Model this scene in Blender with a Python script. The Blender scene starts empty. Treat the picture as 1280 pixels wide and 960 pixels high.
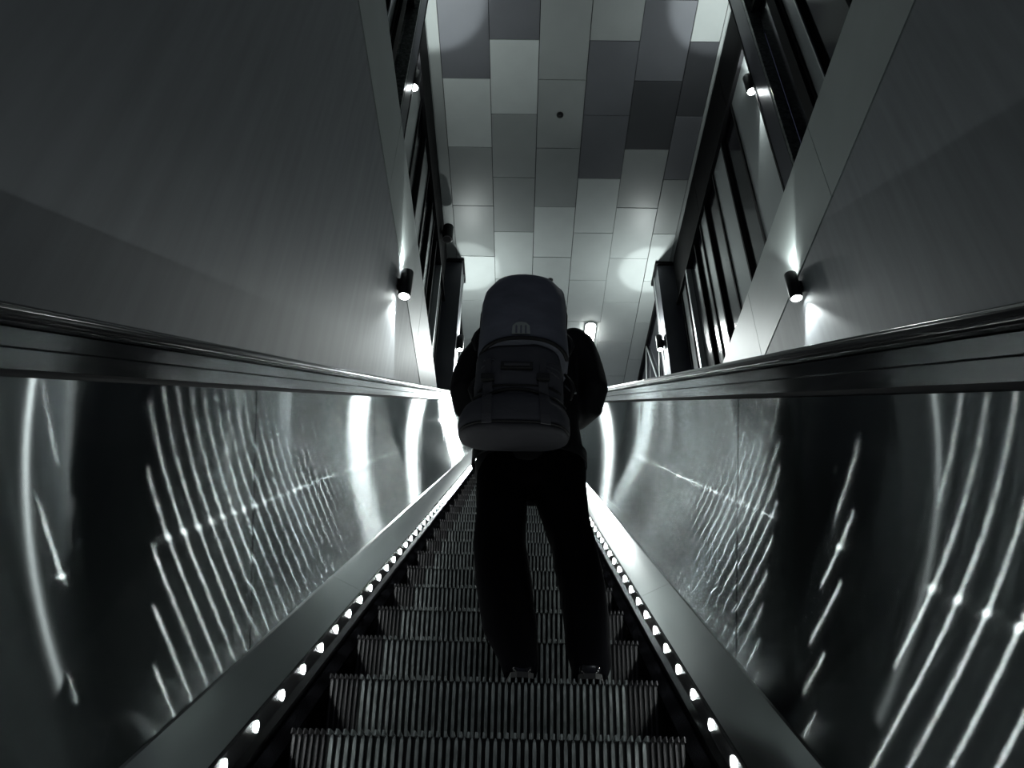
import bpy, bmesh, math, random
from mathutils import Vector, Matrix, noise

# ------------------------------------------------------------------ camera, world, exposure
C = bpy.context.scene.collection
SC = bpy.context.scene
SC.view_settings.view_transform = 'Standard'
SC.view_settings.look = 'None'
SC.view_settings.gamma = 1
SC.view_settings.use_curve_mapping = False
SC.view_settings.exposure = 0.0
R = math.radians

cam = bpy.data.cameras.new('camera')
cam.sensor_width = 36; cam.lens = 958.0/1280*36
cam.clip_start = 0.02; cam.clip_end = 200
co = bpy.data.objects.new('camera', cam); C.objects.link(co)
fw = Vector((0, -710, -958)).normalized()
up = Vector((35, 1292, -958)); up = (up - fw*up.dot(fw)).normalized()
rt = fw.cross(up)
co.matrix_world = Matrix((rt, fw, up)).to_4x4()
SC.camera = co

w = bpy.data.worlds.new('night'); SC.world = w; w.use_nodes = True
w.node_tree.nodes['Background'].inputs[0].default_value = (0.50, 0.56, 1.0, 1)
w.node_tree.nodes['Background'].inputs[1].default_value = 0.045

SCONCE_DOWN = 75; SCONCE_UP = 42; FAR_GAIN = 2.0; CEILING_LAMP = 70; LANDING = 140; LED = 150; HALL = 19
LAMP_COL = (0.92, 1.0, 0.985)

# ------------------------------------------------------------------ materials
def nodes(name):
    m = bpy.data.materials.new(name); m.use_nodes = True
    nt = m.node_tree; nt.nodes.clear()
    return m, nt, nt.nodes.new('ShaderNodeOutputMaterial')
def mat(name, col, rough=0.5, metal=0.0, bump=0.0, bscale=30, stretch=(1, 1, 1), var=0.0, spec=0.5, detail=4):
    m, nt, out = nodes(name)
    b = nt.nodes.new('ShaderNodeBsdfPrincipled')
    b.inputs['Base Color'].default_value = (*col, 1)
    b.inputs['Roughness'].default_value = rough
    b.inputs['Metallic'].default_value = metal
    b.inputs['Specular IOR Level'].default_value = spec
    nt.links.new(b.outputs[0], out.inputs[0])
    if bump or var:
        tc = nt.nodes.new('ShaderNodeTexCoord'); mp = nt.nodes.new('ShaderNodeMapping')
        mp.inputs['Scale'].default_value = stretch
        nz = nt.nodes.new('ShaderNodeTexNoise'); nz.inputs['Scale'].default_value = bscale
        nz.inputs['Detail'].default_value = detail
        nt.links.new(tc.outputs['Object'], mp.inputs[0]); nt.links.new(mp.outputs[0], nz.inputs[0])
        if bump:
            bp = nt.nodes.new('ShaderNodeBump'); bp.inputs['Strength'].default_value = bump
            bp.inputs['Distance'].default_value = 0.01
            nt.links.new(nz.outputs[0], bp.inputs['Height']); nt.links.new(bp.outputs[0], b.inputs['Normal'])
        if var:
            mr = nt.nodes.new('ShaderNodeMapRange')
            mr.inputs['From Min'].default_value = 0.3; mr.inputs['From Max'].default_value = 0.7
            mr.inputs['To Min'].default_value = 1-var; mr.inputs['To Max'].default_value = 1+var
            mx = nt.nodes.new('ShaderNodeVectorMath'); mx.operation = 'SCALE'
            mx.inputs[0].default_value = col
            nt.links.new(nz.outputs[0], mr.inputs[0]); nt.links.new(mr.outputs[0], mx.inputs['Scale'])
            nt.links.new(mx.outputs[0], b.inputs['Base Color'])
    return m
def emit(name, col, s):
    m, nt, out = nodes(name)
    e = nt.nodes.new('ShaderNodeEmission'); e.inputs[0].default_value = (*col, 1); e.inputs[1].default_value = s
    nt.links.new(e.outputs[0], out.inputs[0]); return m
ALPHA = R(35)
def brushed(name, col, r_streak, aniso, r_mirror, mix, bump=0.0):
    """steel brushed along the incline: a streaky lobe plus a clearer one"""
    m, nt, out = nodes(name)
    t = nt.nodes.new('ShaderNodeCombineXYZ')
    t.inputs[1].default_value = math.cos(ALPHA); t.inputs[2].default_value = math.sin(ALPHA)
    a = nt.nodes.new('ShaderNodeBsdfAnisotropic'); a.distribution = 'GGX'
    a.inputs['Color'].default_value = (*col, 1)
    a.inputs['Roughness'].default_value = r_streak; a.inputs['Anisotropy'].default_value = aniso
    nt.links.new(t.outputs[0], a.inputs['Tangent'])
    g = nt.nodes.new('ShaderNodeBsdfAnisotropic'); g.distribution = 'GGX'
    g.inputs['Color'].default_value = (*col, 1); g.inputs['Roughness'].default_value = r_mirror
    mx = nt.nodes.new('ShaderNodeMixShader'); mx.inputs[0].default_value = mix
    nt.links.new(a.outputs[0], mx.inputs[1]); nt.links.new(g.outputs[0], mx.inputs[2])
    nt.links.new(mx.outputs[0], out.inputs[0])
    if bump:
        tc = nt.nodes.new('ShaderNodeTexCoord'); mp = nt.nodes.new('ShaderNodeMapping')
        mp.inputs['Rotation'].default_value = (-ALPHA, 0, 0)
        mp2 = nt.nodes.new('ShaderNodeMapping'); mp2.inputs['Scale'].default_value = (1, 1.1, 0.45)
        nz = nt.nodes.new('ShaderNodeTexNoise'); nz.inputs['Scale'].default_value = 1.6; nz.inputs['Detail'].default_value = 1.5
        bp = nt.nodes.new('ShaderNodeBump'); bp.inputs['Strength'].default_value = bump; bp.inputs['Distance'].default_value = 0.02
        nt.links.new(tc.outputs['Object'], mp.inputs[0]); nt.links.new(mp.outputs[0], mp2.inputs[0])
        nt.links.new(mp2.outputs[0], nz.inputs[0]); nt.links.new(nz.outputs[0], bp.inputs['Height'])
        nt.links.new(bp.outputs[0], a.inputs['Normal']); nt.links.new(bp.outputs[0], g.inputs['Normal'])
    return m

M = {}
M['panel'] = brushed('brushed_steel_panel', (.43, .455, .46), 0.14, 0.94, 0.045, 0.06, 0.0)
M['profile'] = brushed('brushed_steel_profile', (.36, .375, .38), 0.20, 0.7, 0.12, 0.5)
M['deck'] = mat('satin_steel_deck', (.40, .42, .42), .13, 1.0, 0.02, 8, (1, .2, .2), .05)
M['skirt'] = mat('dark_coated_skirt', (.035, .036, .038), .22, 0.6)
M['ledge'] = mat('dark_steel_ledge', (.03, .03, .032), .16, 1.0)
M['brush'] = mat('black_bristle', (.0025, .0025, .003), 1.0, 0, .5, 400, spec=0)
M['rubber'] = mat('black_rubber', (.006, .006, .007), .16, 0, 0, spec=.5)
M['step'] = mat('step_groove_black', (.006, .0065, .007), .6, 0.2)
M['cleat'] = mat('worn_aluminium_cleat', (.20, .22, .22), .48, .55, .3, 60, (1, 1, .4), .35)
M['demark'] = mat('dark_plastic_cleat', (.030, .028, .031), .5, 0)
M['plaster'] = mat('grey_wall_board', (.245, .258, .275), .55, 0, .05, 3, (4, 4, .35), .10, .35)
M['fascia'] = mat('pale_fascia', (.42, .46, .45), .45, 0, 0, 2, (1, 1, 1), .05)
M['gap'] = mat('shadow_gap_black', (.01, .01, .012), .7)
M['black_frame'] = mat('black_frame', (.007, .007, .008), .8, spec=.15)
M['dark_glass'] = mat('dark_glass', (.010, .0095, .013), .12, 0, 0)
M['pale_glass'] = mat('pale_glass_panel', (.38, .41, .41), .20, 0, 0)
M['column'] = mat('dark_grey_steel', (.06, .062, .075), .42, .3)
M['perf'] = mat('mottled_galvanised', (.16, .18, .17), .38, .6, .9, 28, (1, 1, 1), .6)
M['trim'] = mat('pale_metal_trim', (.45, .48, .48), .35, .4)
M['floor'] = mat('dark_floor', (.10, .10, .11), .4, 0, .05, 20, var=.1)
M['endwall'] = mat('pale_end_wall', (.35, .37, .37), .6)
M['detector'] = mat('dark_detector', (.02, .02, .022), .4)
M['sconce'] = mat('sconce_black_metal', (.012, .012, .013), .35, .3)
M['lens'] = emit('lamp_lens', LAMP_COL, 25)
M['led'] = emit('led_lens', (.93, 1, .98), LED)
M['ceil_lamp'] = emit('ceiling_lamp', (.97, 1, .98), 30)
for k, v in dict(L=.66, M=.38, D=.16, V=.07).items():
    M['tile'+k] = mat('ceiling_tile_'+k, (v*.93, v, v*.985) if k in 'LM' else (v*.93, v*.97, v*1.07), .36, 0, 0, 1.2, (1, 1, 1), .08)
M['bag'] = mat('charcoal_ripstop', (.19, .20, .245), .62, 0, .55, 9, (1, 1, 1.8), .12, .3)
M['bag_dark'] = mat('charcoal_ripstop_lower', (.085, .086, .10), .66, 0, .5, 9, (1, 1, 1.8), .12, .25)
M['bag_base_shaded'] = mat('shaded_base_fabric', (.045, .045, .052), .7, 0, .4, 9, spec=.2)  # shade under the rucksack put into the colour
M['webbing'] = mat('webbing', (.07, .07, .08), .7, 0, .2, 200)
M['piping'] = mat('black_piping', (.004, .004, .005), .6)
M['patch'] = mat('grey_patch', (.42, .46, .44), .6)
M['jacket'] = mat('black_jacket', (.006, .006, .0075), .7, 0, .5, 12, spec=.25)
M['trousers'] = mat('black_trousers', (.002, .002, .0028), 1.0, 0, .4, 10, spec=.03)
M['shoe'] = mat('black_leather', (.006, .006, .007), .18)
M['skin'] = mat('skin', (.34, .26, .22), .5)
M['hair'] = mat('dark_hair', (.012, .011, .011), .5, 0, .8, 90)
M['eye'] = mat('eye_white', (.6, .6, .6), .2)

# ------------------------------------------------------------------ mesh helpers
class MB:
    def __init__(s): s.v = []; s.f = []
    def add(s, vs, fs):
        n = len(s.v); s.v += [tuple(p) for p in vs]; s.f += [tuple(i+n for i in q) for q in fs]
    def box(s, a, b):
        x0, y0, z0 = a; x1, y1, z1 = b
        s.add([(x0, y0, z0), (x1, y0, z0), (x1, y1, z0), (x0, y1, z0), (x0, y0, z1), (x1, y0, z1), (x1, y1, z1), (x0, y1, z1)],
              [(0, 3, 2, 1), (4, 5, 6, 7), (0, 1, 5, 4), (1, 2, 6, 5), (2, 3, 7, 6), (3, 0, 4, 7)])
    def bevbox(s, a, b, c):
        """box with its edges along z and top chamfered"""
        x0, y0, z0 = a; x1, y1, z1 = b
        def ring(i, z): return [(x0+i, y0+i+0, z), (x1-i, y0+i, z), (x1-i, y1-i, z), (x0+i, y1-i, z)]
        s.loft([ring(c, z0), ring(0, z0+c), ring(0, z1-c), ring(c, z1)])
    def loft(s, rings, cap=True, closed=True):
        n = len(rings[0]); vs = [p for r in rings for p in r]; fs = []
        for i in range(len(rings)-1):
            for j in range(n if closed else n-1):
                k = (j+1) % n
                fs.append((i*n+j, i*n+k, (i+1)*n+k, (i+1)*n+j))
        if cap and closed:
            fs.append(tuple(reversed(range(n)))); fs.append(tuple((len(rings)-1)*n+j for j in range(n)))
        s.add(vs, fs)
    def tube(s, pts, rad, seg=10, flat=None):
        pts = [Vector(p) for p in pts]
        if not isinstance(rad, (list, tuple)): rad = [rad]*len(pts)
        rings = []; prev = None
        for i, p in enumerate(pts):
            d = (pts[min(i+1, len(pts)-1)]-pts[max(i-1, 0)]).normalized()
            if prev is None:
                ref = Vector((0, 0, 1)) if abs(d.z) < .9 else Vector((1, 0, 0))
                a = d.cross(ref).normalized()
            else:
                a = (prev - d*prev.dot(d)).normalized()
            prev = a; b = d.cross(a)
            rings.append([p + (a*math.cos(2*math.pi*k/seg)+b*math.sin(2*math.pi*k/seg))*rad[i] for k in range(seg)])
        s.loft(rings)
    def ball(s, c, r, n=12):
        rx, ry, rz = r if isinstance(r, (tuple, list)) else (r, r, r)
        rings = []
        for i in range(1, n):
            t = math.pi*i/n
            rings.append([(c[0]+rx*math.sin(t)*math.cos(2*math.pi*k/(2*n)), c[1]+ry*math.sin(t)*math.sin(2*math.pi*k/(2*n)), c[2]-rz*math.cos(t)) for k in range(2*n)])
        s.loft(rings)
    def build(s, name, m, parent=None, smooth=False, kind=None):
        me = bpy.data.meshes.new(name); me.from_pydata(s.v, [], s.f)
        bm = bmesh.new(); bm.from_mesh(me); bmesh.ops.recalc_face_normals(bm, faces=bm.faces); bm.to_mesh(me); bm.free()
        if m: me.materials.append(m)
        if smooth:
            for p in me.polygons: p.use_smooth = True
        o = bpy.data.objects.new(name, me); C.objects.link(o)
        if parent: o.parent = parent; 
        if kind: o['kind'] = kind
        return o
def local(mb, loc):
    mb.v = [(p[0]-loc[0], p[1]-loc[1], p[2]-loc[2]) for p in mb.v]; return mb
def thing(name, label=None, cat=None, loc=(0, 0, 0), group=None, kind=None):
    o = bpy.data.objects.new(name, None); C.objects.link(o); o.location = loc
    o.empty_display_size = .1
    return tag(o, label, cat, group, kind)
def tag(o, label=None, cat=None, group=None, kind=None):
    if label: o['label'] = label
    if cat: o['category'] = cat
    if group: o['group'] = group
    if kind: o['kind'] = kind
    return o
def dup(o, parent):
    c = o.copy(); C.objects.link(c); c.parent = parent; return c
def smooth_angle(o, ang=35):
    me = o.data
    for p in me.polygons: p.use_smooth = True
    bm = bmesh.new(); bm.from_mesh(me)
    for e in bm.edges:
        if len(e.link_faces) == 2 and e.calc_face_angle(0) > R(ang): e.smooth = False
    bm.to_mesh(me); bm.free()
def circ(cx, cy, z, r, n=20): return [(cx+r*math.cos(2*math.pi*k/n), cy+r*math.sin(2*math.pi*k/n), z) for k in range(n)]

# ------------------------------------------------------------------ incline geometry (origin = lens)
ca, sa = math.cos(ALPHA), math.sin(ALPHA)
VN = -0.85                         # nose line, measured square to the incline
S_TOP, R_TOP = 12.6, 2.7
S_BOT, R_BOT = -0.9, 2.2
UC = -0.072                        # centre line of the escalator
def P2(s, v):
    """point (Y, Z) at running length s and square height v; bends level at both ends"""
    h = v - VN
    if s > S_TOP:
        cy, cz = S_TOP*ca-(VN-R_TOP)*sa, S_TOP*sa+(VN-R_TOP)*ca
        arc = R_TOP*ALPHA; t = min(s-S_TOP, arc); th = ALPHA-t/R_TOP; ex = s-S_TOP-t
        return (cy-(R_TOP+h)*math.sin(th)+ex, cz+(R_TOP+h)*math.cos(th))
    if s < S_BOT:
        cy, cz = S_BOT*ca-(VN+R_BOT)*sa, S_BOT*sa+(VN+R_BOT)*ca
        arc = R_BOT*ALPHA; t = min(S_BOT-s, arc); th = ALPHA-t/R_BOT; ex = S_BOT-s-t
        return (cy+(R_BOT-h)*math.sin(th)-ex, cz-(R_BOT-h)*math.cos(th))
    return (s*ca-v*sa, s*sa+v*ca)
def P(s, v, off, sg):
    y, z = P2(s, v); return (UC+sg*off, y, z)
def srange(s0, s1):
    k = [s0]
    def seg(a, b, d):
        a = max(a, s0); b = min(b, s1)
        if b <= a: return
        n = max(1, math.ceil((b-a)/d))
        for i in range(1, n+1): k.append(a+(b-a)*i/n)
    e1 = S_BOT-R_BOT*ALPHA; e2 = S_TOP+R_TOP*ALPHA
    seg(-99, e1, 3); seg(e1, S_BOT, .12); seg(S_BOT, S_TOP, 3); seg(S_TOP, e2, .12); seg(e2, 99, 3)
    return k
def sweep(sec, s0, s1, sg, mb=None):
    mb = mb or MB()
    mb.loft([[P(s, v, off, sg) for off, v in sec] for s in srange(s0, s1)])
    return mb
Z_TOP = P2(S_TOP+R_TOP*ALPHA, VN)[1]; Y_TOP = P2(S_TOP+R_TOP*ALPHA, VN)[0]
Z_BOT = P2(S_BOT-R_BOT*ALPHA, VN)[1]; Y_BOT = P2(S_BOT-R_BOT*ALPHA, VN)[0]
S0, S1 = S_BOT-R_BOT*ALPHA-.6, S_TOP+R_TOP*ALPHA+1.2

XL, XR = -1.165, 2.60              # wall faces
ZB0, ZB1 = 5.20, 6.18              # pale band
GXL, GXR = -1.46, 2.80             # glazing faces
ZC = 10.5                          # ceiling

# ------------------------------------------------------------------ setting
YB, YE = -7.0, 18.0
mb = MB(); mb.box((XL-.8, YB, Z_BOT-.3), (XR+.6, Y_BOT-.5, Z_BOT)); tag(mb.build('floor', M['floor']), 'dark floor of the lower landing', kind='structure')
mb = MB(); mb.box((XL-.8, Y_TOP+.4, Z_TOP-.3), (XR+.6, YE, Z_TOP)); tag(mb.build('floor_landing', M['floor']), 'floor of the upper landing', kind='structure')
for nm, x0, x1 in (('wall_left', XL-.55, XL), ('wall_right', XR, XR+.55)):
    mb = MB(); mb.box((x0, YB, Z_BOT-.3), (x1, 12.5, ZB0-.012))
    tag(mb.build(nm, M['plaster']), 'tall dark grey boarded wall beside the escalator', kind='structure')
mb = MB(); mb.box((GXL-.3, YE, Z_TOP-.3), (GXR+.3, YE+.2, ZC+.1)); tag(mb.build('wall_far', M['endwall']), kind='structure')
for nm, xo, sg, lab in (('trim_1', XL, -1, 'pale horizontal band above the left wall'), ('trim_2', XR, 1, 'pale horizontal band above the right wall')):
    t = thing(nm, lab, kind='structure')
    mb = MB()
    a, b = sorted((xo+sg*.03, xo+sg*.5)); mb.box((a, YB, ZB0-.02), (b, 12.4, ZB1-.01)); mb.build('backing', M['gap'], t)
    y = -6.85
    while y < 12.2:
        y1 = y+2.225-.008
        q = MB(); a, b = sorted((xo-sg*.004, xo+sg*.04)); q.box((a, y, ZB0+.006), (b, y1, ZB1)); q.build('fascia_panel', M['fascia'], t)
        q = MB(); a, b = sorted((xo+sg*.0, xo+sg*.5)); q.box((a, y, ZB1+.0005), (b, y1, ZB1+.02)); q.build('ledge_panel', M['fascia'], t)
        y += 2.225

# ceiling of staggered tiles
ct = thing('ceiling', 'ceiling of staggered matt and darker metal tiles', kind='structure')
mb = MB(); mb.box((GXL-.5, YB, ZC+.02), (GXR+.5, YE, ZC+.2)); mb.build('ceiling_slab', M['gap'], ct)
xs = [-1.27, -.553, .166, .885, 1.60, 2.32, 2.74]
tones = {  # by column, row index counted from the joint nearest Y=4.7..5.3
    0: {-2: 'M', -1: 'L', 0: 'D', 1: 'L', 2: 'M', 3: 'M'},
    1: {-1: 'L', 0: 'D', 1: 'L', 2: 'M', 3: 'M'},
    2: {-2: 'L', -1: 'D', 0: 'M', 1: 'M', 2: 'M', 3: 'L'},
    3: {-1: 'D', 0: 'M', 1: 'D', 2: 'D', 3: 'L'},
    4: {-1: 'L', 0: 'D', 1: 'V', 2: 'M', 3: 'L'},
    5: {-1: 'D', 0: 'M', 1: 'V', 2: 'D', 3: 'M'}}
rnd = random.Random(3); tm = {}
for ci in range(6):
    y0 = 5.29 if ci % 2 == 0 else 4.67
    for r in range(-10, 12):
        a, b = y0+1.216*r, y0+1.216*(r+1)
        if b < YB or a > YE-.2: continue
        tone = tones[ci].get(r, 'L' if r > 3 else rnd.choice('LMMD'))
        g = .004; w_ = xs[ci+1]-xs[ci]
        key = (ci == 5, tone)
        if key not in tm:
            q = MB(); q.bevbox((g, g, 0), (w_-g, 1.216-g, .02), .003); o = q.build('ceiling_tile', M['tile'+tone], ct); tm[key] = o
        else: o = dup(tm[key], ct)
        o.location = (xs[ci], a, ZC+rnd.uniform(-.0015, .0015))
        o.rotation_euler = (rnd.uniform(-.002, .002), rnd.uniform(-.002, .002), 0)
for nm, xa, xb, sg in (('border_strip', -1.44, -1.275, -1),):
    q = MB(); q.box((xa, YB, ZC), (xb, YE-.1, ZC+.02)); q.build(nm, M['tileM'], ct)
for xa, xb in ((-1.465, -1.444), (2.785, 2.806)):
    q = MB(); q.box((xa, YB, ZC-.03), (xb, 10.25, ZC+.02)); q.build('edge_trim', M['trim'], ct)
q = MB(); q.box((2.743, YB, ZC+.002), (2.785, YE-.1, ZC+.02)); q.build('border_strip', M['tileM'], ct)
for i, (x, y, rr, lb) in enumerate(((.52, 7.10, .045, 'small dark round smoke detector on a mid ceiling tile'), (.515, 10.75, .045, 'small dark smoke detector on the ceiling just above the rucksack'))):
    d = thing('smoke_detector', lb, 'detector', (x, y, ZC), 'ceiling detectors')
    q = MB(); q.loft([circ(0, 0, 0, rr*1.2), circ(0, 0, -.012, rr*1.2), circ(0, 0, -.014, rr)]); q.build('base_plate', M['detector'], d)
    q = MB(); q.loft([circ(0, 0, -.014, rr*.85), circ(0, 0, -.035, rr*.8), circ(0, 0, -.05, rr*.4)]); q.build('dome', M['detector'], d, True)

# high glazed side walls
def glazing(nm, gx, sg, lab):
    t = thing(nm, lab, kind='structure')
    def bx(name, m, d0, d1, y0, y1, z0, z1):       # d = depth towards the hall (+) from the glazing face
        q = MB(); a, b = sorted((gx-sg*d0, gx-sg*d1)); q.box((a, y0, z0), (b, y1, z1)); return q.build(name, m, t)
    ZT = 9.42
    bx('head_panel', M['black_frame'], -.2, .0, YB, 10.2, ZT, ZC-.03)
    for y0 in [YB+.01+1.9*k for k in range(9)]:
        bx('head_cladding', M['black_frame'], 0, .012, y0, min(y0+1.89, 10.2), ZT+.02, ZC-.035)
    bx('top_rail', M['black_frame'], 0, .05, YB, 10.2, ZT-.04, ZT+.02)
    # panes / pale panels / black panels, each its own piece
    pieces = [(4.06, 4.28, 'pale_glass'), (4.47, 4.86, 'dark_glass'), (5.24, 6.13, 'pale_glass'), (6.17, 6.74, 'dark_glass'), (6.78, 7.31, 'pale_glass'),
              (7.35, 7.91, 'dark_glass'), (7.95, 8.28, 'pale_glass'), (8.32, 8.72, 'dark_glass'), (8.76, 9.28, 'dark_glass'),
              (9.38, 9.56, 'dark_glass'), (9.60, 9.90, 'pale_glass'), (9.94, 10.2, 'dark_glass'), (3.40, 4.02, 'dark_glass')]
    y = 3.36
    i = 0
    while y > YB+.7:
        pieces.append((y-.62, y, 'pale_glass' if i % 2 else 'dark_glass')); y -= .66; i += 1
    for y0, y1, k in pieces:
        if k == 'dark_glass': bx('glass_pane', M[k], -.06, -.03, y0, y1, ZB1+.02, ZT-.04)
        else: bx('pale_panel', M[k], -.06, .0, y0, y1, ZB1+.02, ZT-.04)
    bars = [3.36, 4.02, 4.28, 6.13, 6.74, 7.31, 7.91, 8.28, 8.72, 9.56, 9.90]
    for y0 in bars:
        bx('mullion', M['black_frame'], -.06, .02, y0, y0+.04, ZB1+.02, ZT-.04)
    bx('mullion', M['black_frame'], -.06, .06, 4.30+.02, 4.47, ZB1+.02, ZT-.04)
    bx('mullion', M['trim'], -.06, .03, 4.035, 4.058, ZB1+.02, ZT-.04)
    bx('mullion', M['trim'], -.06, .05, 9.29, 9.37, ZB1+.02, ZT-.04)
    q0 = 3.36-.66
    while q0 > YB+.7:
        bx('mullion', M['black_frame'], -.06, .02, q0, q0+.04, ZB1+.02, ZT-.04); q0 -= .66
    # dark steel column with mottled near face
    bx('column', M['column'], -.06, .10, 4.92, 5.20, ZB1+.02, ZC-.03)
    bx('column_flange', M['black_frame'], .0, .105, 5.202, 5.235, ZB1+.02, ZC-.03)
    q = bx('column_side_plate', M['perf'], -.03, .098, 4.87, 4.918, ZB1+.02, ZC-.03)
    # far column and beyond
    cx = .30
    bx('end_column', M['column'], -.1, cx, 10.24, 10.75, Z_TOP-.6, ZC-.03)
    bx('end_column_cap', M['black_frame'], -.1, cx+.03, 10.2, 10.8, ZC-.08, ZC-.01)
    bx('end_column_edge', M['trim'], cx, cx+.012, 10.56, 10.62, Z_TOP-.6, ZC-.08)
    bx('rear_glass', M['dark_glass'], .10, .14, 10.76, YE, Z_TOP, ZC)
    bx('rear_rail', M['black_frame'], .14, .18, 10.76, YE, ZC-.12, ZC)
    for ya, yb in ((10.9, 12.6), (12.6, 14.3)):
        for za, zb in ((Z_TOP, ZC-.1), (ZC-.1, Z_TOP)):
            q = MB(); q.tube([(gx-sg*.17, ya, za), (gx-sg*.17, yb, zb)], .018, 8); q.build('brace_rod', M['trim'], t, True)
    return t
glazing('window_1', GXL, -1, 'high glazed side wall with black mullions on the left')
glazing('window_2', GXR, 1, 'high glazed side wall with pale and black panels on the right')

# ------------------------------------------------------------------ lamps
def sconce(x, y, z, sg, reach, lab, gain=1.0, upgain=1.0, cone=78, upcone=62):
    t = thing('wall_light', lab, 'wall lamp', (x, y, z), 'up and down wall lights')
    r, h = .058, .155
    q = MB(); q.loft([circ(0, 0, -h, r-.006), circ(0, 0, -h, r), circ(0, 0, -h+.004, r+.002), circ(0, 0, h-.004, r+.002), circ(0, 0, h, r), circ(0, 0, h, r-.006)], cap=False)
    q.loft([circ(0, 0, h, r-.006), circ(0, 0, h-.015, r-.008)], cap=False); q.loft([circ(0, 0, -h, r-.006), circ(0, 0, -h+.015, r-.008)], cap=False)
    o = q.build('lamp_body', M['sconce'], t); smooth_angle(o)
    q = MB(); a, b = sorted((sg*(r-.01), sg*reach)); q.box((a, -.03, -.05), (b, .03, .05)); q.build('bracket', M['sconce'], t)
    for s_ in (-1, 1):
        q = MB(); q.loft([circ(0, 0, s_*(h-.012), r-.008), circ(0, 0, s_*(h-.008), r-.010)])
        q.build('lens', M['lens'], t)
        L = bpy.data.lights.new('sconce_beam', 'SPOT'); L.energy = (SCONCE_DOWN*gain if s_ < 0 else SCONCE_UP*upgain)
        L.color = LAMP_COL; L.spot_size = R(cone if s_ < 0 else upcone); L.spot_blend = .35; L.shadow_soft_size = .03
        lo = bpy.data.objects.new('sconce_beam', L); C.objects.link(lo); lo.parent = t
        lo.location = (0, 0, s_*(h+.002)); lo.rotation_euler = (0 if s_ < 0 else math.pi, 0, 0)
        L = bpy.data.lights.new('sconce_spill', 'SPOT'); L.energy = (SCONCE_DOWN*gain*.10 if s_ < 0 else SCONCE_UP*upgain*(.38 if upgain > 2 else 1.2 if upgain > 1 else .2))
        L.color = LAMP_COL; L.spot_size = R(84 if s_ < 0 else 140); L.spot_blend = 1; L.shadow_soft_size = .03
        lo = bpy.data.objects.new('sconce_spill', L); C.objects.link(lo); lo.parent = t
        lo.location = (0, 0, s_*(h+.003)); lo.rotation_euler = (0 if s_ < 0 else math.pi, 0, 0)
    return t
sconce(XL+.075, 5.15, 4.94, -1, .075, 'black cylinder light on the left wall at the lower edge of the pale band')
sconce(XR-.075, 5.22, 5.06, 1, .075, 'black cylinder light on the right wall at the lower edge of the pale band')
sconce(-1.36, 5.28, 8.47, -1, .10, 'upper left black wall light, mounted high beside the dark column', .3, 3.2, 84, 50)
sconce(2.70, 5.31, 8.52, 1, .10, 'upper right black wall light beside the dark steel column on the pale panels', .7, 3.2, 84, 50)
sconce(-1.10, 10.45, 8.62, -1, .06, 'small distant wall light on the end column left of the rucksack', FAR_GAIN, 1.6, 84, 44)
sconce(2.42, 10.45, 8.70, 1, .08, 'small distant wall light on the end column right of the rucksack', FAR_GAIN, 1.6, 84, 44)

t = thing('ceiling_light', 'bright oblong ceiling light seen beside the person\'s right shoulder', 'ceiling lamp', (1.405, 12.3, ZC))
def oblong(hx, hy, z, n=10): return [(hx*math.cos(a)*1, (hy-hx)*(1 if math.sin(a) >= 0 else -1)+hx*math.sin(a), z) for a in [2*math.pi*(k+.5)/(2*n) for k in range(2*n)]]
q = MB(); q.loft([oblong(.115, .36, 0), oblong(.115, .36, -.04), oblong(.11, .355, -.045)]); q.build('housing', M['trim'], t)
q = MB(); q.loft([oblong(.105, .345, -.046), oblong(.095, .33, -.075), oblong(.05, .29, -.09)]); q.build('diffuser', M['ceil_lamp'], t, True)
L = bpy.data.lights.new('ceiling_lamp_glow', 'AREA'); L.shape = 'RECTANGLE'; L.size = .2; L.size_y = .7; L.energy = CEILING_LAMP; L.color = LAMP_COL
lo = bpy.data.objects.new('ceiling_lamp_glow', L); C.objects.link(lo); lo.parent = t; lo.location = (0, 0, -.1)

# unseen round lamps added behind the person to brighten the far end
for lx, ly, lb in ((.25, 13.0, 'unseen round ceiling light over the start of the upper landing, behind the rucksack'), (.25, 15.6, 'unseen round ceiling light at the far end of the upper landing, behind the rucksack')):
    t = thing('ceiling_light', lb, 'ceiling lamp', (lx, ly, ZC))
    q = MB(); q.loft([circ(0, 0, 0, .20), circ(0, 0, -.05, .20), circ(0, 0, -.055, .19)]); q.build('housing', M['trim'], t)
    q = MB(); q.loft([circ(0, 0, -.056, .18), circ(0, 0, -.07, .17), circ(0, 0, -.08, .12)]); q.build('diffuser', M['ceil_lamp'], t, True)
    L = bpy.data.lights.new('unseen_landing_glow', 'AREA'); L.shape = 'DISK'; L.size = .34; L.energy = LANDING; L.color = LAMP_COL
    lo = bpy.data.objects.new('unseen_landing_glow', L); C.objects.link(lo); lo.parent = t; lo.location = (0, 0, -.09)

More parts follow.
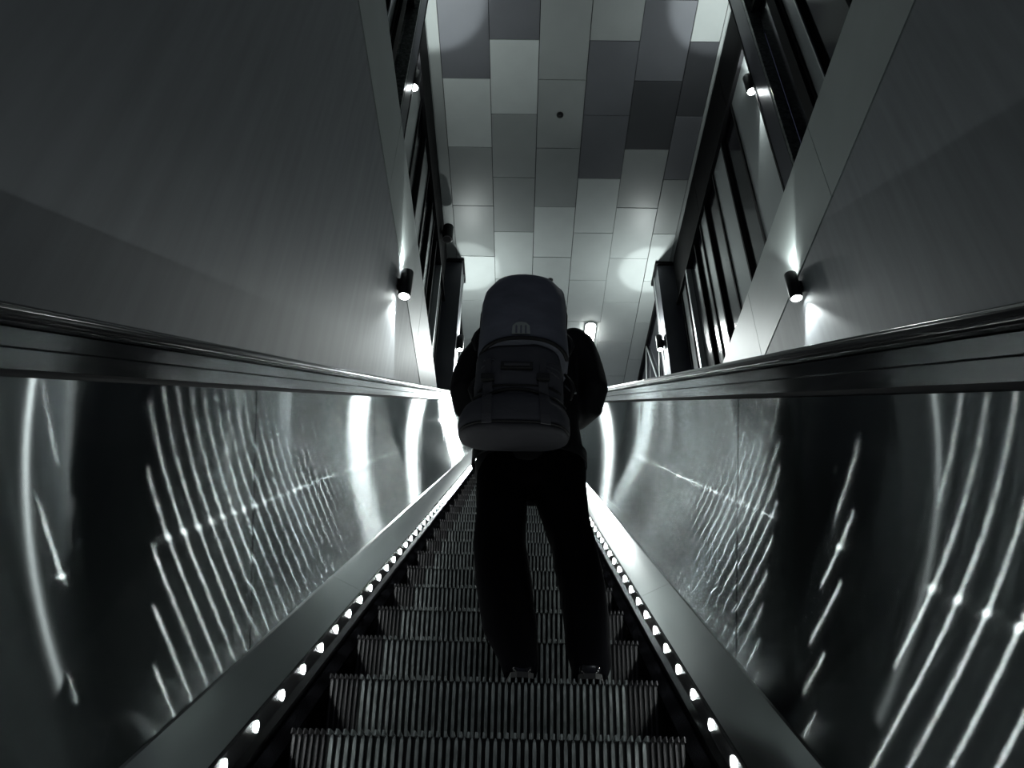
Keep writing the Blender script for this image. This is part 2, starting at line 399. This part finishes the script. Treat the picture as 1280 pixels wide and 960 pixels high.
# unseen lower hall lamp, added behind the viewer to light the risers
t = thing('unseen_hall_light', 'unseen long ceiling lamp of the lower hall', 'ceiling lamp', (.6, -4.2, 4.6))
q = MB(); q.box((-.9, -.15, 0), (.9, .15, .06)); q.build('housing', M['trim'], t)
q = MB(); q.box((-.88, -.13, -.01), (.88, .13, -.001)); q.build('diffuser', emit('hall_lamp', (.9, .97, 1), 1.5), t)
for xx in (-.7, .7):
    q = MB(); q.tube([(xx, 0, .06), (xx, 0, ZC-4.61)], .006, 6); q.build('suspension_rod', M['trim'], t)
L = bpy.data.lights.new('unseen_hall_glow', 'AREA'); L.shape = 'RECTANGLE'; L.size = 1.7; L.size_y = .26; L.energy = HALL; L.color = (.86, .95, 1.0)
lo = bpy.data.objects.new('unseen_hall_glow', L); C.objects.link(lo); lo.parent = t; lo.location = (0, 0, -.03); lo.rotation_euler = (R(20), 0, 0)

# small black box fixed high on the left
t = thing('loudspeaker', 'small black loudspeaker fixed high on the left edge of the ceiling', 'loudspeaker', (-1.335, 9.15, 10.02))
q = MB(); q.loft([circ(0, 0, -.16, .085), circ(0, 0, -.15, .095), circ(0, 0, .15, .095), circ(0, 0, .16, .085)]); smooth_angle(q.build('cabinet', M['sconce'], t))
q = MB(); q.box((-.13, -.03, -.04), (-.08, .03, .04)); q.build('bracket', M['sconce'], t)
q = MB(); q.loft([circ(0, 0, -.161, .07), circ(0, 0, -.166, .068)]); q.build('grille', M['black_frame'], t)

# ------------------------------------------------------------------ escalator
esc = thing('escalator', 'escalator with polished steel sides and a row of small lights above its ribbed steps', 'escalator', (0, 0, 0))
OFF = .692                                            # balustrade plane from the centre line
def panel(sa_, sb_, sg, seed):
    """one steel sheet, very slightly pillowed at its ends"""
    mb = MB(); rings = []; ns, nv = 30, 16
    if sa_ > S_TOP-.1 or sb_ < S_BOT: ns = 16
    for i in range(ns+1):
        tt = i/ns; s = sa_+(sb_-sa_)*tt; row = []
        for j in range(nv+1):
            vv = -.715+(.028+.715)*j/nv
            d = min(s-sa_, sb_-s)
            e = .00006*math.exp(-(d/.04)**2) + .00012*math.exp(-(d/.12)**2)
            y, z = P2(s, vv)
            nn = noise.noise(Vector((s*1.1+seed*7, vv*1.3, sg*3)))*.00006
            row.append((UC+sg*(OFF+e+nn), y, z))
        y0, z0 = P2(s, -.715); y1, z1 = P2(s, .028)
        rings.append(row+[(UC+sg*(OFF+.006), y1, z1), (UC+sg*(OFF+.006), y0, z0)])
    mb.loft(rings)
    o = mb.build('balustrade_panel', M['panel'], esc); smooth_angle(o)
    return o
for sg in (-1, 1):
    k = S0; seams = [S0] + [x for x in [.4+1.8*i for i in range(-2, 8)] if S0+.5 < x < S1-.5] + [S1]
    for i in range(len(seams)-1):
        panel(seams[i]+.0035, seams[i+1]-.0035, sg, i+(9 if sg > 0 else 0))
    # backing behind the sheets
    sweep([(OFF+.012, -.72), (OFF+.03, -.72), (OFF+.03, .03), (OFF+.012, .03)], S0, S1, sg).build('balustrade_core', M['gap'], esc)
    sweep([(OFF-.004, .040), (OFF-.010, .070), (OFF+.05, .070), (OFF+.05, .040)], S0, S1, sg).build('lower_profile', M['profile'], esc)
    sweep([(OFF+.004, .028), (OFF+.004, .0405), (OFF+.04, .0405), (OFF+.04, .028)], S0, S1, sg).build('shadow_gap', M['gap'], esc)
    sweep([(OFF-.010, .0735), (OFF-.016, .100), (OFF+.07, .100), (OFF+.07, .0735)], S0, S1, sg).build('upper_profile', M['profile'], esc)
    # rubber handrail, closed round the ends
    n = 16; sec = []
    for i in range(n):
        a = 2*math.pi*i/n; cx, cv = math.cos(a), math.sin(a)
        sec.append((OFF+.012+.045*math.copysign(abs(cx)**.6, cx), .119+.0185*math.copysign(abs(cv)**.7, cv)))
    o = sweep(sec, S0-.2, S1+.2, sg).build('handrail', M['rubber'], esc, True)
    # inner deck in lengths, skirt, brush, lights
    seams = [S0]+[x for x in [-.45+1.8*i for i in range(-1, 9)] if S0+.4 < x < S1-.4]+[S1]
    for a, b in zip(seams, seams[1:]):
        sweep([(.572, -.772), (OFF-.006, -.716), (OFF-.001, -.712), (OFF-.001, -.72), (.572, -.779)], a+.001, b-.001, sg).build('inner_deck', M['deck'], esc)
    sweep([(.570, -.772), (.573, -.785), (OFF+.03, -.73), (OFF+.03, -.80), (.60, -1.15), (.56, -1.15), (.5655, -.835), (.5655, -.773)], S0, S1, sg).build('skirt_panel', M['skirt'], esc)
    st = sweep([(.5645, -.776), (.5655, -.776), (.5655, -.826), (.5645, -.826)], S0+.3, S1-.3, sg).build('light_strip', M['skirt'], esc)
    sweep([(.565, -.828), (.552, -.842), (.550, -.858), (.565, -.860)], S0, S1, sg).build('brush_holder', M['ledge'], esc)
    sweep([(.565, -.861), (.551, -.861), (.512, -.880), (.512, -.886), (.565, -.880)], S0, S1, sg).build('skirt_brush', M['brush'], esc)
    # the lights themselves
    q = MB(); rg = []
    for d, f in ((0, 1), (.002, .95), (.0035, .6)):
        rg.append([(-sg*d, .0112*f*math.cos(2*math.pi*k/12), .0145*f*math.sin(2*math.pi*k/12)) for k in range(12)])
    q.loft(rg); first = q.build('light_lens', M['led'], st)
    s = 1.895-.2034*11 + (.074 if sg > 0 else 0); c = 0
    while s < S_TOP+.1:
        o = first if c == 0 else dup(first, st)
        x, y, z = P(s, -.801, .5642, sg); o.location = (x, y, z); o.rotation_euler = (ALPHA, 0, 0)
        s += .2034; c += 1
    # outer deck between balustrade and wall
    xo = (UC-OFF-.03)-XL if sg < 0 else XR-(UC+OFF+.03)
    sweep([(OFF+.03, .060), (OFF+.03+xo, .060), (OFF+.03+xo, .03), (OFF+.03, .03)], S0, 12.2, sg).build('outer_deck', M['deck'], esc)
    sweep([(.60, -1.15), (OFF+.03+xo, -1.15), (OFF+.03+xo, -1.2), (.60, -1.2)], S0, S1, sg).build('truss_cladding', M['gap'], esc)
sweep([(-.6, -1.15), (.6, -1.15), (.6, -1.2), (-.6, -1.2)], S0, S1, 1).build('truss_cladding', M['gap'], esc)

# steps
HW = .505; SD = .092                                  # half width, dark edge strip
RISE = .4*sa; RUN = .4*ca
def ry(t): return .006+.066*t**1.6
def step_meshes():
    base = MB()
    sec = [(0.012, -.004)] + [(ry(i/6)+.008, -.004-(RISE+.02)*i/6) for i in range(1, 7)] + [(.12, -RISE-.03), (.40, -.10), (.40, -.004)]
    base.loft([[(-HW, y, z) for y, z in sec], [(HW, y, z) for y, z in sec]])
    cl = MB(); pitch = .0200
    def rib(mb, x, w_, proud, top):
        rings = []
        for i, t_ in enumerate([0, .035, .1, .3, .5, .7, .85, 1]):
            z = -top-(RISE+.004-top)*t_; y = ry(min(1, -z/RISE)); ww = w_*(.30 if i == 0 else .8 if i == 1 else 1)
            pr = proud*(.3 if i == 0 else 1)
            rings.append([(x-ww/2, y+.009, z), (x-ww/2*.8, y-pr, z), (x+ww/2*.8, y-pr, z), (x+ww/2, y+.009, z)])
        mb.loft(rings)
    def tip(mb, x, w_, L_=.385):
        mb.loft([[(x-w_*.3, y, -.007), (x+w_*.3, y, -.007), (x+w_*.22, y+.003, .0075), (x-w_*.22, y+.003, .0075)] if y < 0.01 else
                 [(x-w_/2, y, -.006), (x+w_/2, y, -.006), (x+w_/2*.8, y, .009), (x-w_/2*.8, y, .009)] for y in (-.003, .012, L_)])
    n = round(2*(HW-SD)/pitch); x0 = -n*pitch/2
    for i in range(n): rib(cl, x0+(i+.5)*pitch, .0112, .006, .006)
    for i in range(n+1): tip(cl, x0+i*pitch, .008)
    e = MB(); p2 = .0153; k = int(SD/p2)
    for i in range(k): rib(e, (i+.5)*p2, .007, .005, .005)
    for i in range(k+1): tip(e, i*p2, .006)
    return base, cl, e
base, cl, e = step_meshes()
e.v = [(p[0]+HW-SD, p[1], p[2]) for p in e.v]
s_ = 1.991-.4*7; c = 0; first = None
while s_ < S_TOP+R_TOP*ALPHA:
    y, z = P2(s_, VN)
    if first is None:
        o = base.build('step', M['step'], esc)
        o1 = cl.build('step_cleats', M['cleat'], o, kind='stuff')
        o2 = e.build('edge_cleats', M['demark'], o, kind='stuff')
        o3 = dup(o2, o); o3.scale.x = -1
        first = (o, o1, o2, o3)
    else:
        o = dup(first[0], esc)
        for ch in first[1:]: dup(ch, o)
    o.location = (UC, y, z)
    s_ += .4; c += 1
q = MB(); q.box((UC-.55, Y_TOP-.05, Z_TOP-.05), (UC+.55, Y_TOP+.41, Z_TOP-.003)); q.build('comb_plate', M['cleat'], esc)
q = MB(); q.box((UC-.55, Y_BOT-.55, Z_BOT-.05), (UC+.55, Y_BOT+.03, Z_BOT+.001)); q.build('comb_plate', M['cleat'], esc)

# ------------------------------------------------------------------ rucksack
def spow(v, p): return math.copysign(abs(v)**p, v)
def ring(xc, yc, z, hx, hy, p=.75, n=36, arch=None, ripple=0, seed=0):
    out = []
    for k in range(n):
        a = 2*math.pi*k/n; cx, sy = spow(math.cos(a), p), spow(math.sin(a), p)
        x, y = xc+hx*cx, yc+hy*sy
        zz = z + (arch(x, y) if arch else 0)
        if ripple:
            r = noise.noise(Vector((x*11+seed, y*11, zz*14)))*ripple
            x += r*cx; y += r*sy
        out.append((x, y, zz))
    return out
bag = thing('rucksack', 'large charcoal trekking rucksack with rounded lid carried on the person\'s back', 'rucksack', (0, 2.38, 1.38))
bl = (0, 2.38, 1.38)
def bag_part(q, name, m, parent=bag, smooth=True):
    return local(q, bl).build(name, m, parent, smooth)
LOW = [(1.466, .12, .09), (1.469, .170, .125), (1.477, .194, .142), (1.492, .204, .150), (1.52, .208, .153), (1.565, .205, .150), (1.60, .192, .142), (1.625, .17, .13), (1.643, .12, .10)]
BODY = [(1.60, .165, .115), (1.66, .168, .13), (1.72, .170, .136), (1.78, .168, .138), (1.84, .168, .138), (1.90, .150, .12)]
def lowx(z): return -.026
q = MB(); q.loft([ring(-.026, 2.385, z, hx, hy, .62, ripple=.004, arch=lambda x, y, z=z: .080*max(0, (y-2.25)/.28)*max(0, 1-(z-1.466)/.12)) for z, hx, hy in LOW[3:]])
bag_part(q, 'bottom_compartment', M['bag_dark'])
q = MB(); q.loft([ring(-.026, 2.385, z, hx, hy, .62, ripple=.004, arch=lambda x, y, z=z: .080*max(0, (y-2.25)/.28)*max(0, 1-(z-1.466)/.12)) for z, hx, hy in LOW[:4]])
bag_part(q, 'base_panel', M['bag_base_shaded'])
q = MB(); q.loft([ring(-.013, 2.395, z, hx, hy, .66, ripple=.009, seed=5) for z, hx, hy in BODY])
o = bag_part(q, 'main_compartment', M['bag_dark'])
LID = [(1.842, .160, .150, .004), (1.846, .172, .165, .004), (1.875, .178, .170, .004), (1.93, .180, .172, .003), (1.99, .177, .168, .001), (2.06, .176, .160, .002), (2.13, .177, .150, .004), (2.20, .166, .138, .006),
       (2.245, .140, .120, .006), (2.272, .115, .098, .006), (2.284, .06, .055, .006)]
la = lambda x, y: (.030*(1-(x/.18)**2))
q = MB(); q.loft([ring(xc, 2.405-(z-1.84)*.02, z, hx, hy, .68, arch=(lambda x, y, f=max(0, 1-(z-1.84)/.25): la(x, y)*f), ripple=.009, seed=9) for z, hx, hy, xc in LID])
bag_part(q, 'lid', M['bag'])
# surface helper for straps and seams
def interp(tab, z):
    if z <= tab[0][0]: return tab[0]
    for a, b in zip(tab, tab[1:]):
        if z <= b[0]:
            f = (z-a[0])/(b[0]-a[0]); return tuple(a[i]+(b[i]-a[i])*f for i in range(len(a)))
    return tab[-1]
def ysurf(x, z):
    best = 9
    for tab, xc, yc, p in ((LOW, -.026, 2.385, .62), (BODY, -.013, 2.395, .66)):
        if tab[0][0] <= z <= tab[-1][0]:
            _, hx, hy = interp(tab, z); u = min(.999, abs(x-xc)/hx)
            best = min(best, yc-hy*(1-u**(2/p))**(p/2))
    return best
def lidy(x, z):
    z0 = z-la(x, 0)*max(0, 1-(z-1.84)/.25)
    _, hx, hy, xc = interp(LID, z0); u = min(.999, abs(x-xc)/hx)
    return 2.405-(z0-1.84)*.02-hy*(1-u**(2/.68))**(.34)
def webbing(xs_, zs, wd, fn, off=.006, m='webbing', name='strap', th=.003, parent=bag):
    rings = []
    for x, z in zip(xs_, zs):
        a = fn(x-wd/2, z)-off; b = fn(x+wd/2, z)-off
        rings.append([(x-wd/2, a, z), (x+wd/2, b, z), (x+wd/2, b+th+.004, z), (x-wd/2, a+th+.004, z)])
    q = MB(); q.loft(rings); return bag_part(q, name, M[m], parent, False)
def zl(a, b, n): return [a+(b-a)*i/(n-1) for i in range(n)]
for xt, xb in ((-.128, -.122), (.078, .086)):
    st = webbing(zl(xt, xb, 14), zl(1.705, 1.488, 14), .036, ysurf, .009)
    q = MB(); yy = ysurf(xt, 1.705)-.022
    q.bevbox((xt-.024, yy, 1.688), (xt+.024, yy+.018, 1.722), .005); bag_part(q, 'buckle', M['piping'], st, False)
    webbing(zl(xt, xt, 8), zl(1.80, 1.72, 8), .024, ysurf, .006, name='strap_tail')
# seams and piping
def seam(pts, r, name='piping', m='piping'):
    q = MB(); q.tube(pts, r, 6); return bag_part(q, name, M[m])
xs_ = [-.222+.395*i/24 for i in range(25)]
seam([(x, ysurf(x, 1.494)-.001, 1.494) for x in xs_], .0045)
seam([(x, ysurf(x, 1.655-.05*((x+.02)/.17)**2)-.004, 1.655-.05*((x+.02)/.17)**2) for x in [-.18+.34*i/24 for i in range(25)]], .007)
seam([(x, ysurf(x, 1.672)-.003, 1.672) for x in [-.165+.31*i/20 for i in range(21)]], .0035)
seam([(x, lidy(x, 1.858+la(x, 0))-.002, 1.846+la(x, 0)) for x in [-.172+.346*i/28 for i in range(29)]], .0085)
# piping round the crown of the lid
pp = [(xc-hx*.995, 2.40-(z-1.84)*.02, z) for z, hx, hy, xc in LID[3:]]+[(xc+hx*.995, 2.40-(z-1.84)*.02, z) for z, hx, hy, xc in reversed(LID[3:])]
seam(pp, .0055)
# horizontal handle slot and stretch panel
q = MB(); yy = ysurf(-.02, 1.755)-.008
q.bevbox((-.080, yy-.004, 1.738), (.040, yy+.012, 1.772), .004); hd = bag_part(q, 'label_loop', M['piping'], smooth=False)
q = MB(); q.bevbox((-.068, yy-.008, 1.749), (.028, yy-.003, 1.761), .002); bag_part(q, 'loop_webbing', M['webbing'], hd, False)
webbing([-.17+.02*i for i in range(3)], [1.69, 1.69, 1.69], .02, ysurf) if False else None
# daisy creases: two raised folds fanning at the upper right
for x0, z0, x1, z1 in ((.075, 1.775, .14, 1.80), (.075, 1.765, .145, 1.768), (.08, 1.755, .14, 1.735), (-.15, 1.80, -.10, 1.79), (-.155, 1.77, -.11, 1.785)):
    n = 8; q = MB(); q.tube([(x0+(x1-x0)*i/n, ysurf(x0+(x1-x0)*i/n, z0+(z1-z0)*i/n)+.001, z0+(z1-z0)*i/n) for i in range(n+1)], [.001]+[.0045]*(n-1)+[.001], 6)
    bag_part(q, 'fabric_fold', M['bag_dark'])
# emblem patch: arched top with three upright bars
q = MB(); pts = [(-.042, 1.893), (.028, 1.893), (.026, 1.93), (.012, 1.945), (-.007, 1.949), (-.026, 1.945), (-.040, 1.93)]
q.loft([[(x, lidy(x, z)-.001, z) for x, z in pts], [(x, lidy(x, z)-.005, z) for x, z in pts]]); em = bag_part(q, 'emblem_patch', M['patch'], smooth=False)
for x in (-.025, -.007, .011):
    q = MB(); pts = [(x-.0035, 1.895), (x+.0035, 1.895), (x+.0035, 1.928), (x, 1.934), (x-.0035, 1.928)]
    q.loft([[(a, lidy(a, z)-.004, z) for a, z in pts], [(a, lidy(a, z)-.0065, z) for a, z in pts]]); bag_part(q, 'emblem_bar', M['bag'], em, False)
# side adjusters
for sx, zz in ((-1, 1.975), (1, 1.955), (1, 1.74), (-1, 1.73)):
    q = MB(); q.tube([(sx*.165, 2.36, zz+.06), (sx*.187, 2.36, zz+.02), (sx*.196, 2.36, zz-.012), (sx*.185, 2.37, zz-.055)], [.006, .010, .011, .005], 8)
    bag_part(q, 'side_strap', M['piping'])
# shoulder straps and hip belt
for sx in (-1, 1):
    q = MB(); pts = [(.035+sx*.09, 2.53, 2.10), (.035+sx*.115, 2.60, 2.262), (.035+sx*.13, 2.70, 2.275), (.035+sx*.135, 2.80, 2.19), (.035+sx*.135, 2.835, 2.05), (.035+sx*.15, 2.83, 1.90), (.035+sx*.185, 2.76, 1.76), (.035+sx*.17, 2.60, 1.66), (.035+sx*.12, 2.51, 1.62)]
    q.tube(pts, [.018, .022, .024, .024, .022, .018, .012, .010, .010], 8); bag_part(q, 'shoulder_strap', M['webbing'])
q = MB(); q.loft([ring(.035, 2.66, 1.56, .232, .165, .85), ring(.035, 2.66, 1.61, .232, .165, .85), ring(.035, 2.66, 1.61, .222, .155, .85), ring(.035, 2.66, 1.56, .222, .155, .85), ring(.035, 2.66, 1.56, .232, .165, .85)], cap=False)
bag_part(q, 'hip_belt', M['jacket'])
q = MB(); q.tube([(.172, 2.49, 1.842), (.198, 2.520, 1.835), (.212, 2.524, 1.826)], .0035, 6); lp = bag_part(q, 'strap_end', M['webbing'])
q = MB(); q.tube([(.206, 2.518, 1.832), (.213, 2.516, 1.823), (.221, 2.518, 1.826)], .0045, 8); bag_part(q, 'metal_clip', M['trim'], lp)

# ------------------------------------------------------------------ person
per = thing('person', 'person in black jacket and loose black trousers standing on a step, seen from behind', 'person', (.11, 2.56, .675))
pl = (.11, 2.56, .675)
def body_part(q, name, m, vox, parent=per, sm=6):
    o = local(q, pl).build(name, m, parent, True)
    r = o.modifiers.new('remesh', 'REMESH'); r.mode = 'VOXEL'; r.voxel_size = vox; r.use_smooth_shade = True
    s = o.modifiers.new('smooth', 'SMOOTH'); s.factor = .5; s.iterations = sm
    return o
def oring(xc, yc, z, hx, hy, n=20, p=1.0, rip=0, seed=0): return ring(xc, yc, z, hx, hy, p, n, ripple=rip, seed=seed)
# trousers
q = MB()
def leg(rows):      # z, x outer, x inner, yc, hy
    q.loft([oring((a+b)/2, yc, z, abs(b-a)/2, hy, p=.9, rip=.010, seed=a*50) for z, a, b, yc, hy in rows])
leg([(.705, -.040, .062, 2.525, .070), (.74, -.052, .070, 2.520, .085), (.80, -.080, .070, 2.525, .092), (.86, -.116, .067, 2.535, .095), (.95, -.138, .056, 2.555, .098), (1.05, -.155, .044, 2.58, .10),
     (1.20, -.168, .027, 2.61, .10), (1.32, -.166, .027, 2.63, .11), (1.42, -.172, .034, 2.645, .12), (1.56, -.17, .06, 2.655, .125)])
leg([(.705, .185, .292, 2.535, .070), (.74, .172, .303, 2.530, .085), (.80, .160, .307, 2.535, .092), (.90, .150, .312, 2.55, .095), (1.03, .138, .305, 2.575, .10),
     (1.10, .128, .296, 2.59, .10), (1.20, .114, .283, 2.61, .10), (1.32, .086, .265, 2.63, .11), (1.42, .055, .261, 2.645, .12), (1.56, .02, .26, 2.655, .125)])
q.loft([oring(.045, 2.65, z, hx, hy, p=.85) for z, hx, hy in ((1.425, .12, .09), (1.45, .212, .125), (1.55, .218, .13), (1.66, .20, .125), (1.70, .19, .12))])
body_part(q, 'trousers', M['trousers'], .010)
# jacket
q = MB()
q.loft([oring(.040, 2.665, z, hx, hy, p=.85, rip=.010) for z, hx, hy in ((1.50, .222, .142), (1.56, .226, .148), (1.66, .212, .140), (1.80, .200, .135), (1.95, .205, .138), (2.08, .215, .135), (2.17, .205, .12), (2.225, .165, .10), (2.255, .11, .085), (2.30, .075, .08), (2.335, .068, .075))])
AL = [(-.165, 2.665, 2.165), (-.215, 2.655, 2.08), (-.238, 2.63, 1.98), (-.243, 2.60, 1.885), (-.232, 2.63, 1.83), (-.175, 2.74, 1.865), (-.125, 2.835, 1.905)]
AR = [(.245, 2.665, 2.195), (.277, 2.655, 2.10), (.297, 2.63, 1.99), (.305, 2.60, 1.905), (.290, 2.635, 1.845), (.240, 2.75, 1.855), (.195, 2.845, 1.90)]
q.tube(AL, [.075, .070, .064, .062, .060, .052, .043], 14); q.tube(AR, [.078, .070, .064, .060, .058, .052, .043], 14)
q.ball((-.150, 2.665, 2.165), (.085, .085, .075)); q.ball((.228, 2.665, 2.195), (.080, .085, .080))
body_part(q, 'jacket', M['jacket'], .010)
# body: head, neck, torso, limbs, hands in one surface
q = MB(); hx_, hy_, hz_ = .045, 2.745, 2.395
q.ball((hx_, hy_-.012, hz_+.025), (.075, .092, .092), 14); q.ball((hx_, hy_+.030, hz_-.035), (.058, .060, .078), 12)
q.tube([(hx_, hy_+.082, hz_+.015), (hx_, hy_+.102, hz_-.022), (hx_, hy_+.088, hz_-.034)], [.008, .013, .010], 8)
q.tube([(hx_-.022, hy_+.083, hz_-.058), (hx_, hy_+.090, hz_-.058), (hx_+.022, hy_+.083, hz_-.058)], [.005, .008, .005], 8)
for s_ in (-1, 1): q.ball((hx_+s_*.078, hy_-.005, hz_), (.010, .020, .032), 8)
q.tube([(.04, 2.675, 2.20), (.045, 2.69, 2.36)], [.062, .055], 14)
q.loft([oring(.040, 2.665, z, hx, hy) for z, hx, hy in ((1.46, .15, .09), (1.7, .14, .09), (1.95, .16, .10), (2.12, .165, .09), (2.21, .09, .07))])
q.tube(AL+[(-.10, 2.862, 1.925)], [.048, .046, .042, .040, .038, .033, .028, .025], 10); q.tube(AR+[(.165, 2.868, 1.925)], [.048, .046, .042, .040, .038, .033, .028, .025], 10)
for hx0, sx, dx in ((-.10, 1, 1), (.165, -1, -1)):
    base_ = Vector((hx0, 2.862, 1.93)); palm = base_+Vector((dx*.025, .012, .045))
    q.tube([base_, base_+Vector((dx*.012, .006, .03)), palm, palm+Vector((dx*.004, .004, .022))], [.026, .034, .037, .030], 10)
    for k in range(4):
        o_ = palm+Vector((dx*.006, .008, .018-.021*k+.012)); ln = (.9, 1, .95, .78)[k]
        pts = [o_, o_+Vector((dx*.020, .020, .004))*ln, o_+Vector((dx*.040, .012, 0))*ln, o_+Vector((dx*.046, -.012, -.003))*ln, o_+Vector((dx*.034, -.026, -.004))*ln]
        q.tube(pts, [.0098, .0092, .0086, .008, .007], 8)
    q.tube([base_+Vector((dx*.01, -.006, .025)), base_+Vector((dx*.022, -.026, .05)), base_+Vector((dx*.036, -.032, .075)), base_+Vector((dx*.046, -.022, .092))], [.013, .012, .0105, .008], 8)
for xs3 in ((-.06, -.045, .008), (.16, .19, .235)):
    q.tube([(xs3[0], 2.655, 1.46), (xs3[1]-.0, 2.60, 1.10), (xs3[2], 2.525, .76), (xs3[2], 2.53, .715)], [.078, .052, .034, .036], 12)
    q.tube([(xs3[2], 2.475, .712), (xs3[2], 2.56, .715), (xs3[2], 2.66, .700)], [.028, .030, .024], 10)
body_part(q, 'body', M['skin'], .0065, sm=2)
# hair, eyes
q = MB(); q.ball((hx_, hy_-.022, hz_+.040), (.083, .096, .090), 14); q.ball((hx_, hy_-.045, hz_-.005), (.072, .060, .075), 12)
body_part(q, 'hair', M['hair'], .008, sm=3)
for s_ in (-1, 1):
    q = MB(); q.ball((hx_+s_*.030, hy_+.073, hz_+.005), .011, 8); local(q, pl).build('eye', M['eye'], per, True)
    q = MB(); q.tube([(hx_+s_*.018, hy_+.083, hz_+.026), (hx_+s_*.032, hy_+.083, hz_+.030), (hx_+s_*.046, hy_+.076, hz_+.025)], [.002, .004, .002], 6); local(q, pl).build('eyebrow', M['hair'], per, True)
# shoes
for xc, tw in ((.008, -.10), (.238, .12)):
    q = MB(); rows = []
    for y, hw, zt in ((-.092, .022, .052), (-.085, .034, .070), (-.05, .038, .078), (0, .040, .072), (.06, .046, .058), (.12, .050, .048), (.165, .043, .040), (.188, .024, .028)):
        rows.append([(hw*spow(math.cos(a), .8), y, .022+(zt-.022)*.5+(zt-.022)*.5*spow(math.sin(a), .8)) for a in [2*math.pi*k/16 for k in range(16)]])
    q.loft(rows); q.v = [(p[0]*math.cos(tw)+p[1]*math.sin(tw)+xc-pl[0], -p[0]*math.sin(tw)+p[1]*math.cos(tw)+2.545-pl[1], p[2]) for p in q.v]
    o = q.build('shoe', M['shoe'], per, True); o.modifiers.new('s', 'SUBSURF').levels = 1
    q = MB(); rg = []
    out = [(-.036, -.085), (-.018, -.098), (.018, -.098), (.036, -.085), (.040, -.03), (.044, .04), (.054, .11), (.045, .165), (.024, .192), (-.024, .192), (-.045, .165), (-.054, .11), (-.044, .04), (-.040, -.03)]
    q.loft([[(x, y, .009) for x, y in out], [(x, y, .026) for x, y in out]]); q.v = [(p[0]*math.cos(tw)+p[1]*math.sin(tw)+xc-pl[0], -p[0]*math.sin(tw)+p[1]*math.cos(tw)+2.545-pl[1], p[2]) for p in q.v]
    q.build('sole', M['piping'], o)
